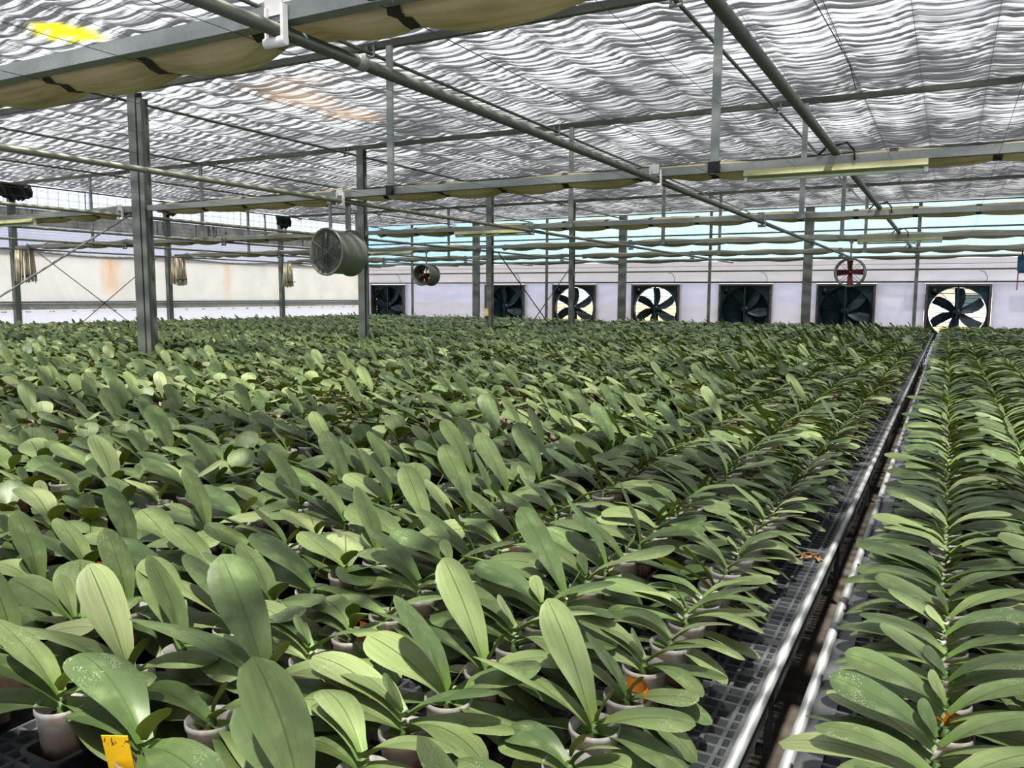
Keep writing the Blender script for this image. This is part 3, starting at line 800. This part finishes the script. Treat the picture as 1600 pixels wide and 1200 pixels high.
# ------------------------------------------------------------------ benches
BENCH_Y0, BENCH_Y1 = .35, 21.2
def bench(xr, width, label):
    b = empty('plant_bench', (xr-width, 0, 0), label, 'bench', 'long plant benches')
    L0, L1 = BENCH_Y0, BENCH_Y1; z = BENCH_Z
    g = MB(); x = .055
    g.box(.018, .058, L0, L1, z-.012, z).box(width-.030, width-.018, L0, L1, z-.012, z)
    x += .038
    while x < width-.03: g.box(x-.0042, x+.0042, L0, L1, z-.025, z); x += .038
    y = L0+.02; j = 0
    while y < L1:
        wd = .016 if j % 23 == 0 else .0042
        g.box(.05, width-.02, y-wd, y+wd, z-.022, z-.001); y += .0362; j += 1
    obj('grating', g, M['grate'], b)
    for xx in (.004, width-.004):
        r = MB().tube((xx, L0, z+.014), (xx, L1, z+.014), .0118, 14); obj('rail', r, M['rail'], b)
        s = 1 if xx < width/2 else -1
        obj('side_channel', MB().box(min(xx, xx+s*.014), max(xx, xx+s*.014), L0, L1, z-.06, z-.001), M['grate'], b)
    cm = MB(); y = L0+.3; 
    while y < L1: cm.box(.02, width-.02, y-.02, y+.02, z-.09, z-.027); y += 1.23
    obj('cross_beam', cm, M['dark_pipe'], b)
    y = L0+.3
    while y < L1:
        for xx in (.34, width-.34): obj('leg', MB().box(xx-.02, xx+.02, y-.02, y+.02, 0, z-.092), M['galv'], b)
        y += 2.46
    hk = MB(); y = L0+1.43
    while y < L1:
        hk.box(width-.012, width+.003, y-.012, y+.012, z-.15, z-.0).box(width-.03, width-.008, y-.008, y+.008, z-.16, z-.14)
        hk.tube((width-.008, y+.03, z-.02), (width-.004, y-.01, z-.14), .004, 5); y += 1.23
    obj('rail_bracket', hk, M['black_plastic'], b)
    return b
BENCHES = [1.63]                       # x of the right edge of each bench, the right-hand one first
x = -.30
for k_ in range(9):
    if k_ == 4: x -= .31
    BENCHES.append(x); x -= 1.97
BN = ['right of the rail gap, under the viewer'] + [ORD[k+1] + ' to the left of the rail gap' if k else 'directly left of the rail gap' for k in range(9)]
for k_, xr in enumerate(BENCHES):
    wd = 1.85
    if xr-wd < X0+.2: wd = xr-(X0+.25)
    if wd < .4: continue
    if k_ == 4: wd = 1.70
    bench(xr, wd, 'long grating bench with steel rails, ' + BN[k_])

# ------------------------------------------------------------------ orchids
PROF_S = np.array([0, .06, .15, .28, .42, .56, .70, .80, .88, .94, .98, 1.0])
PROF_W = np.array([.34, .36, .47, .68, .86, .97, 1.0, .96, .84, .64, .38, .06])
def leaf_arrays(L, W, elev, curv, az, z0, fold0=.62, fold1=.14, twist=0., nu=6, nv=12, bend=0.):
    k = np.linspace(0, 1, nv+1); s = 1-(1-k)**1.35
    th = elev-curv*s**1.3
    ds = np.diff(s, prepend=0.)*L
    xx = np.cumsum(np.cos(th)*ds)+.006; zz = np.cumsum(np.sin(th)*ds)+z0
    wd = np.interp(s, PROF_S, PROF_W)*W/2
    fo = fold0+(fold1-fold0)*np.clip(s*1.8, 0, 1)
    u = np.linspace(-1, 1, nu+1)
    tw = twist*s
    U = u[None, :]*wd[:, None]
    yy = U*np.cos(fo)[:, None]; up = np.abs(U)*np.sin(fo)[:, None]-.22*(u[None, :]**2)*wd[:, None]*np.clip(s*1.2, 0, 1)[:, None]
    c, sn = np.cos(tw)[:, None], np.sin(tw)[:, None]
    y2 = yy*c-up*sn; u2 = yy*sn+up*c
    X = xx[:, None]-np.sin(th)[:, None]*u2; Z = zz[:, None]+np.cos(th)[:, None]*u2; Y = y2+bend*(s**2)[:, None]*L
    ca, sa = math.cos(az), math.sin(az)
    Z = np.maximum(Z, .016+.004*u[None, :]**2)
    P = np.stack([X*ca-Y*sa, X*sa+Y*ca, Z], -1)
    UV = np.stack([np.broadcast_to((u*.5+.5)[None, :], X.shape), np.broadcast_to(s[:, None], X.shape)], -1)
    return P.reshape(-1, 3), UV.reshape(-1, 2)
def grid_faces(nu, nv):
    i, j = np.meshgrid(np.arange(nv), np.arange(nu), indexing='ij'); w_ = nu+1
    return np.stack([i*w_+j, i*w_+j+1, (i+1)*w_+j+1, (i+1)*w_+j], -1).reshape(-1, 4)[:, ::-1]
def raw_mesh(name, V, F, UV, rnd, mats, mi=None, smooth=True):
    me = bpy.data.meshes.new(name)
    me.vertices.add(len(V)); me.vertices.foreach_set('co', np.ascontiguousarray(V, np.float32).ravel())
    me.loops.add(F.size); me.loops.foreach_set('vertex_index', np.ascontiguousarray(F, np.int32).ravel())
    me.polygons.add(len(F)); me.polygons.foreach_set('loop_start', np.arange(0, F.size, 4, dtype=np.int32))
    for m in mats: me.materials.append(m)
    if mi is not None: me.polygons.foreach_set('material_index', np.ascontiguousarray(mi, np.int32))
    me.polygons.foreach_set('use_smooth', np.full(len(F), smooth))
    if UV is not None:
        ul = me.uv_layers.new(name='UVMap'); ul.data.foreach_set('uv', np.ascontiguousarray(UV[F.ravel()], np.float32).ravel())
    a = me.attributes.new('rnd', 'FLOAT', 'POINT'); a.data.foreach_set('value', np.ascontiguousarray(rnd, np.float32))
    me.update(calc_edges=True); me.validate()
    return me

POT_H = .135
def leaf_specs(rr, wide=False, up=False):
    ws = .7 if wide else .30
    """The leaves of one orchid: opposite pairs, lowest spread out and arching, upper ones steeper."""
    out = []; base = POT_H-.022
    big = rr.uniform(.9, 1.12)
    z = base
    for pair, (el, cv, ln, wd) in enumerate(((-.02, .66, .195, .086), (.28, .85, .222, .092), (.60, .75, .208, .086))):
        for side in (0, 1):
            if pair == 0 and rr.random() < .12: continue
            if pair == 2 and rr.random() < .25: continue
            L = ln*big*rr.uniform(.82, 1.12); W = wd*(1.22 if wide else 1)*rr.uniform(.88, 1.1)
            if wide: L *= .78
            e = el+rr.uniform(-.16, .2)+(.16 if side else -.08)
            if not side: L *= .92
            if wide: e += rr.uniform(-.15, .22)+(.5 if not side and rr.random() < .3 else 0)
            elif up and side: e += (.0, .30, .42)[pair]+rr.uniform(-.1, .15)
            elif rr.random() < .10: e += .28
            out.append(dict(L=L, W=W, elev=e, curv=cv*rr.uniform(.4, 1.15)*(.75 if up and side else 1.), az=(math.pi if side else 0)+rr.uniform(-ws, ws), z0=z+.004*side,
                            twist=rr.uniform(-.5, .5), bend=rr.uniform(-.08, .08)))
        z += .013
    if rr.random() < .8:
        out.append(dict(L=rr.uniform(.05, .10), W=rr.uniform(.036, .056), elev=rr.uniform(.85, 1.3), curv=.15, az=rr.choice((0, math.pi))+rr.uniform(-.5, .5), z0=z, twist=0., bend=0.))
    return out
def rich_specs(rr):
    """A taller orchid with four close pairs of arching leaves, as in the rows beside the gap."""
    out = []; z = POT_H-.022; big = rr.uniform(.92, 1.08)
    for el, cv, ln, wd in ((.02, .62, .175, .070), (.30, .85, .195, .074), (.52, .95, .195, .072), (.80, .95, .165, .066)):
        for side in (0, 1):
            if rr.random() < .07: continue
            out.append(dict(L=ln*big*rr.uniform(.86, 1.1), W=wd*rr.uniform(.9, 1.12), elev=el+rr.uniform(-.15, .18), curv=cv*rr.uniform(.6, 1.15), az=(math.pi if side else 0)+rr.uniform(-.28, .28),
                            z0=z+.005*side, twist=rr.uniform(-.4, .4), bend=rr.uniform(-.1, .1)))
        z += .015
    if rr.random() < .5: out.append(dict(L=rr.uniform(.05, .08), W=.036, elev=rr.uniform(.9, 1.3), curv=.15, az=rr.choice((0, math.pi))+rr.uniform(-.5, .5), z0=z, twist=0., bend=0.))
    return out
NVAR = 22
VARS = [leaf_specs(random.Random(100+i), wide=(i >= 10), up=(i >= 4)) for i in range(16)] + [rich_specs(random.Random(300+i)) for i in range(6)]
def pick(rg, b, r, py):
    if b == 0: return rg.randrange(16, 22)
    if b == 1 and r <= 2: return rg.randrange(16, 22) if rg.random() < (.85, .6, .4)[r] else rg.randrange(10)
    if b == 1: return rg.randrange(4, 13)
    if py < 6: return rg.choice((0, 1, 2, 3, 5, 7, 8, 10, 11, 12, 13, 14, 15))
    return rg.choice((0, 1, 2, 3, 4, 6, 9, 10, 11, 12, 13, 14, 15, 17, 19))

# ---- where the plants stand
ROW_OFF = [.12, .415, .71, 1.005, 1.30, 1.595]
plants = []                            # (bench, row, x, y, angle, scale, variant)
rr = random.Random(11)
for b, xr in enumerate(BENCHES):
    for r, off in enumerate(ROW_OFF):
        off_ = off+(.045 if b == 1 else 0) if b else [1.60, 1.315, 1.03, .745, .46, .175][::-1][r]
        px = xr-off_
        if px < X0+.3: continue
        if b == 1 and r == 2: px -= .03
        if b == 1 and r == 0: px -= .02
        if abs(px-COLUMN_X) < .15: continue
        y = {0: .62, 1: .60}.get(b, .55)+rr.uniform(0, .04)
        if b == 1: y = [.70, .66, .785, .82, .52, .50][r]
        while y < BENCH_Y1-.12:
            plants.append((b, r, px+rr.uniform(-.008, .008), y, rr.gauss(0, .16), rr.uniform(.9, 1.12), None)); y += .128 if b else .12
def in_view(px, py):
    q = project((px, py, BENCH_Z+.15))
    return q
near, rest = [], []
for p in plants:
    if any(abs(p[3]-ty) < .22 and abs(p[2]-COLUMN_X-.04) < .36 for ty in TRUSS_Y[1:]): continue
    q = in_view(p[2], p[3])
    if q is None: continue
    u, v, zc = q
    if u < -260 or u > 1860 or v > 1500:
        continue
    if -40 < u < 1640 and v < 1235: near.append((zc, p))
    else: rest.append((zc, p))
near.sort(key=lambda t: t[0])
single, rest = [t[1] for t in near[:300]], rest+near[300:]

# ---- 300 orchids as things
leaf_faces = grid_faces(6, 12)
leaf_meshes = []
for vi, specs in enumerate(VARS):
    lm = []
    for li, s in enumerate(specs):
        P, UV = leaf_arrays(nu=6, nv=12, **s)
        lm.append(raw_mesh('leaf', P, leaf_faces, UV, np.full(len(P), random.Random(vi*31+li).random()), [M['leaf']]))
    leaf_meshes.append(lm)
pot_mb = MB().lathe([(0, .004), (.030, .004), (.0315, .0), (.041, POT_H-.012), (.0445, POT_H-.010), (.0445, POT_H), (.042, POT_H), (.0385, POT_H-.014), (.0295, .006), (0, .006)], 28)
pot_me = pot_mb.mesh('pot', M['pot'])
def moss_mesh(seed):
    rg = np.random.default_rng(seed); prof = [(0, .008), (.0285, .008), (.0300, .02), (.0372, POT_H-.040), (.034, POT_H-.032), (.020, POT_H-.024), (.008, POT_H-.02), (0, POT_H-.02)]
    mb = MB().lathe(prof, 20); v = np.array(mb.v); v[:, 2] += np.where(v[:, 2] > POT_H-.035, rg.uniform(-.005, .006, len(v)), 0); mb.v = v.tolist()
    return mb.mesh('growing_medium', M['moss'])
moss_mes = [moss_mesh(i) for i in range(4)]
stem_me = MB().tube((0, 0, POT_H-.03), (0, 0, POT_H+.004), .013, 8, .007).mesh('stem', M['stem'])
def tag_mesh(mat):
    mb = MB().box(-.021, .021, -.0008, .0008, -.05, .052); return mb.mesh('plant_label', M[mat])
def arc_tag():
    mb = MB(); P = [[(rad*math.cos(a), rad*math.sin(a), h) for a in np.linspace(-2.6, -.3, 12)] for rad, h in ((.0365, -.012), (.0375, .012), (.0355, .018))]
    mb.grid(np.array(P)); return mb.mesh('plant_label', M['orange_tag'])
tag_y, tag_o = tag_mesh('yellow_tag'), arc_tag()

row_count = {}
single.sort(key=lambda p: (p[0], p[1], p[3]))
tag_targets = [((185, 1160), tag_y, 'yellow'), ((160, 862), tag_o, 'orange'), ((958, 1078), tag_o, 'orange'), ((1420, 1142), tag_o, 'orange'), ((565, 1058), tag_o, 'orange')]
tagged = {}
for (tu, tv), me, cname in tag_targets:
    best = min(range(len(single)), key=lambda i: (project((single[i][2], single[i][3], BENCH_Z+POT_H))[0]-tu)**2+(project((single[i][2], single[i][3], BENCH_Z+POT_H))[1]-tv)**2 + (1e9 if i in tagged else 0))
    tagged[best] = (me, cname)
rowname = {}
NUM = ['one', 'two', 'three', 'four', 'five', 'six']
for b in range(len(BENCHES)):
    for r in range(6):
        rowname[b, r] = f'row {NUM[5-r]} right of the gap' if b == 0 else f'row {NUM[r]}, {ORD[b]} bench left of gap'
rr = random.Random(5)
tray_rows = {}
used_pos = set()
for i, (b, r, px, py, ang, sc, _) in enumerate(single):
    vi = pick(rr, b, r, py)
    if b == 1 and r == 0: sc *= .80
    n = row_count[b, r] = row_count.get((b, r), 0)+1
    pos = rowname[b, r]
    side = {0: 'right of the gap'}.get(b, '')
    what = 'potted orchid'
    if i in tagged: what = f'orchid with {tagged[i][1]} label'
    lab = f'{what}, {ORD[n]} from the front, {pos}'
    p = empty('potted_orchid', (px, py, BENCH_Z+.006), lab, 'plant', 'potted orchids in rows on the benches', rz=ang)
    p.scale = (1, 1, 1)
    obj('pot', pot_me, None, p)
    obj('growing_medium', moss_mes[rr.randrange(4)], None, p)
    obj('stem', stem_me, None, p)
    for lm in leaf_meshes[vi]:
        o = bpy.data.objects.new('leaf', lm); o.parent = p; COL.objects.link(o); o.scale = (sc, sc, 1+(sc-1)*.5)
    if i in tagged:
        t = obj('plant_label', tagged[i][0], None, p, loc=(-.012, -.034, POT_H-.002) if tagged[i][1] == 'yellow' else (.0, .0, POT_H)); t.rotation_euler = (.25, 0, .45-ang) if tagged[i][1] == 'yellow' else (0, 0, 2.4)
        t['label'] = tagged[i][1] + ' plastic label'
    tray_rows.setdefault((b, r), []).append(py)
    used_pos.add((b, r, round(py, 4)))

# ---- trays: long narrow black trays, one row of pots in each
TRAY_W, TRAY_H, TRAY_N = .098, .068, 8
def tray_builder(L):
    mb = MB(); n = 6
    def rrect(hw, hl, rad):
        pts = []
        for cx, cy, a0 in ((hw-rad, hl-rad, 0), (-hw+rad, hl-rad, 90), (-hw+rad, -hl+rad, 180), (hw-rad, -hl+rad, 270)):
            for k in range(n): a = math.radians(a0+90*k/(n-1)); pts.append((cx+rad*math.cos(a), cy+rad*math.sin(a)))
        return pts
    rings = [(TRAY_W/2-.010, L/2-.010, .012, .003), (TRAY_W/2-.003, L/2-.003, .015, TRAY_H-.005), (TRAY_W/2+.005, L/2+.005, .02, TRAY_H-.004), (TRAY_W/2+.005, L/2+.005, .02, TRAY_H), (TRAY_W/2-.004, L/2-.004, .015, TRAY_H), (TRAY_W/2-.012, L/2-.012, .012, .005)]
    vs = []; m = 4*n
    for hw, hl, rad, z in rings: vs += [(x, y, z) for x, y in rrect(hw, hl, rad)]
    fs = [(i*m+k, i*m+(k+1) % m, (i+1)*m+(k+1) % m, (i+1)*m+k) for i in range(len(rings)-1) for k in range(m)]
    fs += [tuple(range(m-1, -1, -1)), tuple(range(5*m, 6*m))]
    mb.add(vs, fs)
    # shallow window panels pressed into the long sides
    return mb
def mk_tray():
    t = NT('black_tray_with_windows'); x, y, z = t.xyz(t.coord()); nz = t.noise(t.coord(), 50, 3)
    f = t.math('LESS_THAN', t.math('PINGPONG', y, .064), .022)
    f = t.math('MULTIPLY', f, t.math('MULTIPLY', t.math('GREATER_THAN', z, .02), t.math('LESS_THAN', z, .05)))
    f = t.math('MULTIPLY', f, t.math('GREATER_THAN', t.math('ABSOLUTE', x), .0395))
    c = t.mix(f, C(30,31,34), t.ramp(nz, [(.3, C(84,64,48)), (.7, C(136,116,94))]))
    return t.done(t.bsdf(c, .4))
M['tray_side'] = mk_tray()
tray_len = {}
groups = {}
by_row = {}
for p in plants:
    by_row.setdefault((p[0], p[1]), []).append(p)
trays_near, trays_far = [], []
for key, ps in by_row.items():
    for i0 in range(0, len(ps), TRAY_N):
        ch = ps[i0:i0+TRAY_N]
        y0, y1 = ch[0][3]-.06, ch[-1][3]+.06
        n_single = sum((key[0], key[1], round(q[3], 4)) in used_pos for q in ch)
        qv = project((BENCHES[key[0]]-.9, (y0+y1)/2, BENCH_Z))
        rec = (key, sum(q[2] for q in ch)/len(ch), (y0+y1)/2, y1-y0)
        if n_single: trays_near.append(rec)
        else:
            q = project((rec[1], rec[2], BENCH_Z))
            if q and -300 < q[0] < 1900: trays_far.append(rec)
tmesh = {}
cnt = {}
for key, x, y, L in sorted(trays_near, key=lambda t: (t[0], t[2])):
    Lr = round(L, 2)
    if Lr not in tmesh: tmesh[Lr] = (tray_builder(Lr-.012).mesh('nursery_tray', M['tray_side']),)
    n = cnt[key] = cnt.get(key, 0)+1
    o = obj('nursery_tray', tmesh[Lr][0], None, loc=(x, y, BENCH_Z+.001)); tag(o, f'long black tray of pots, {ORD[n]} from the front, {rowname[key]}', 'tray', 'black trays under the potted orchids')
fm = MB()
for key, x, y, L in trays_far:
    h, z = L/2-.008, BENCH_Z+.001
    fm.add([(x-.047,y-h,z),(x+.047,y-h,z),(x+.047,y+h,z),(x-.047,y+h,z),(x-.047,y-h,z+.064),(x+.047,y-h,z+.064),(x+.047,y+h,z+.064),(x-.047,y+h,z+.064)], [(0,3,2,1),(0,1,5,4),(1,2,6,5),(2,3,7,6),(3,0,4,7)])
o = obj('nursery_trays', fm, M['tray']); tag(o, 'rows of black trays under the more distant orchids', 'trays', kind='stuff')

# ---- all the other orchids as one mass
def build_mass():
    LV, LF, LUV, LR, LM = [], [], [], [], []
    base = 0
    cache = {}
    def lod(vi, nu, nv, pot_n):
        key = (vi, nu, nv, pot_n)
        if key in cache: return cache[key]
        V, F, UV, R, MI = [], [], [], [], []; b0 = 0
        gf = grid_faces(nu, nv)
        for li, s in enumerate(VARS[vi]):
            P, U = leaf_arrays(nu=nu, nv=nv, **s)
            V.append(P); UV.append(U); F.append(gf+b0); R.append(np.full(len(P), random.Random(vi*31+li).random())); MI.append(np.zeros(len(gf))); b0 += len(P)
        t = np.arange(pot_n)*2*math.pi/pot_n
        ringv = lambda r, z: np.stack([r*np.cos(t), r*np.sin(t), np.full(pot_n, z)], -1)
        P = np.concatenate([ringv(.0315, 0.), ringv(.043, POT_H), ringv(.038, POT_H-.016), ringv(.006, POT_H-.006)])
        kk = np.arange(pot_n); k2 = (kk+1) % pot_n
        f = np.concatenate([np.stack([i*pot_n+kk, i*pot_n+k2, (i+1)*pot_n+k2, (i+1)*pot_n+kk], -1) for i in range(3)])
        V.append(P); UV.append(np.zeros((len(P), 2))); F.append(f+b0); R.append(np.zeros(len(P))); MI.append(np.concatenate([np.full(pot_n, 1), np.full(pot_n, 1), np.full(pot_n, 2)]))
        cache[key] = (np.concatenate(V), np.concatenate(F), np.concatenate(UV), np.concatenate(R), np.concatenate(MI))
        return cache[key]
    rg = random.Random(77)
    for zc, (b, r, px, py, ang, sc, _) in rest:
        vi = pick(rg, b, r, py)
        if b == 1 and r == 0: sc *= .80
        nu, nv, pn = (4, 8, 12) if zc < 6.5 else ((4, 6, 8) if zc < 11 else (2, 5, 6))
        V, F, UV, R, MI = lod(vi, nu, nv, pn)
        c, s = math.cos(ang), math.sin(ang)
        Q = np.stack([(V[:, 0]*c-V[:, 1]*s)*sc+px, (V[:, 0]*s+V[:, 1]*c)*sc+py, V[:, 2]*(1+(sc-1)*.5)*(1.-.14*min(1., max(0., (py-7.)/8.)))+BENCH_Z+.006], -1)
        LV.append(Q); LF.append(F+base); LUV.append(UV); LR.append((R+rg.random()) % 1.); LM.append(MI); base += len(Q)
    me = raw_mesh('orchids', np.concatenate(LV), np.concatenate(LF), np.concatenate(LUV), np.concatenate(LR), [M['leaf'], M['pot_far'], M['moss']], np.concatenate(LM))
    o = obj('orchids', me, None); tag(o, 'broad field of green orchid leaves filling the benches beyond the front rows', 'plants', kind='stuff')
    print('MASS', len(rest), 'plants', len(me.polygons), 'faces; singles', len(single))
build_mass()

# dry root scraps lying on the grating by the left rail
mb = MB(); rr = random.Random(9)
for k in range(12):
    a = rr.uniform(0, 3.14); x, y = rr.uniform(-.05, .05), rr.uniform(-.03, .03); l = rr.uniform(.012, .03)
    mb.tube((x-l*math.cos(a), y-l*math.sin(a), .004), (x+l*math.cos(a), y+l*math.sin(a), .004+rr.uniform(0, .008)), .003, 5)
o = obj('dry_root_scraps', mb, M['debris'], loc=(-.372, 2.78, BENCH_Z+.001)); tag(o, 'small scatter of dry brown root scraps on the grating by the left rail', 'debris', kind='stuff')

# ------------------------------------------------------------------ render look
SC.view_settings.view_transform = 'Standard'
SC.view_settings.look = 'Medium High Contrast'
SC.view_settings.exposure = 0.12
cy = SC.cycles
cy.use_denoising = True
cy.transparent_max_bounces = 16
cy.max_bounces = 8; cy.diffuse_bounces = 4; cy.transmission_bounces = 6; cy.glossy_bounces = 3
cy.caustics_reflective = False; cy.caustics_refractive = False
cy.sample_clamp_indirect = 6.
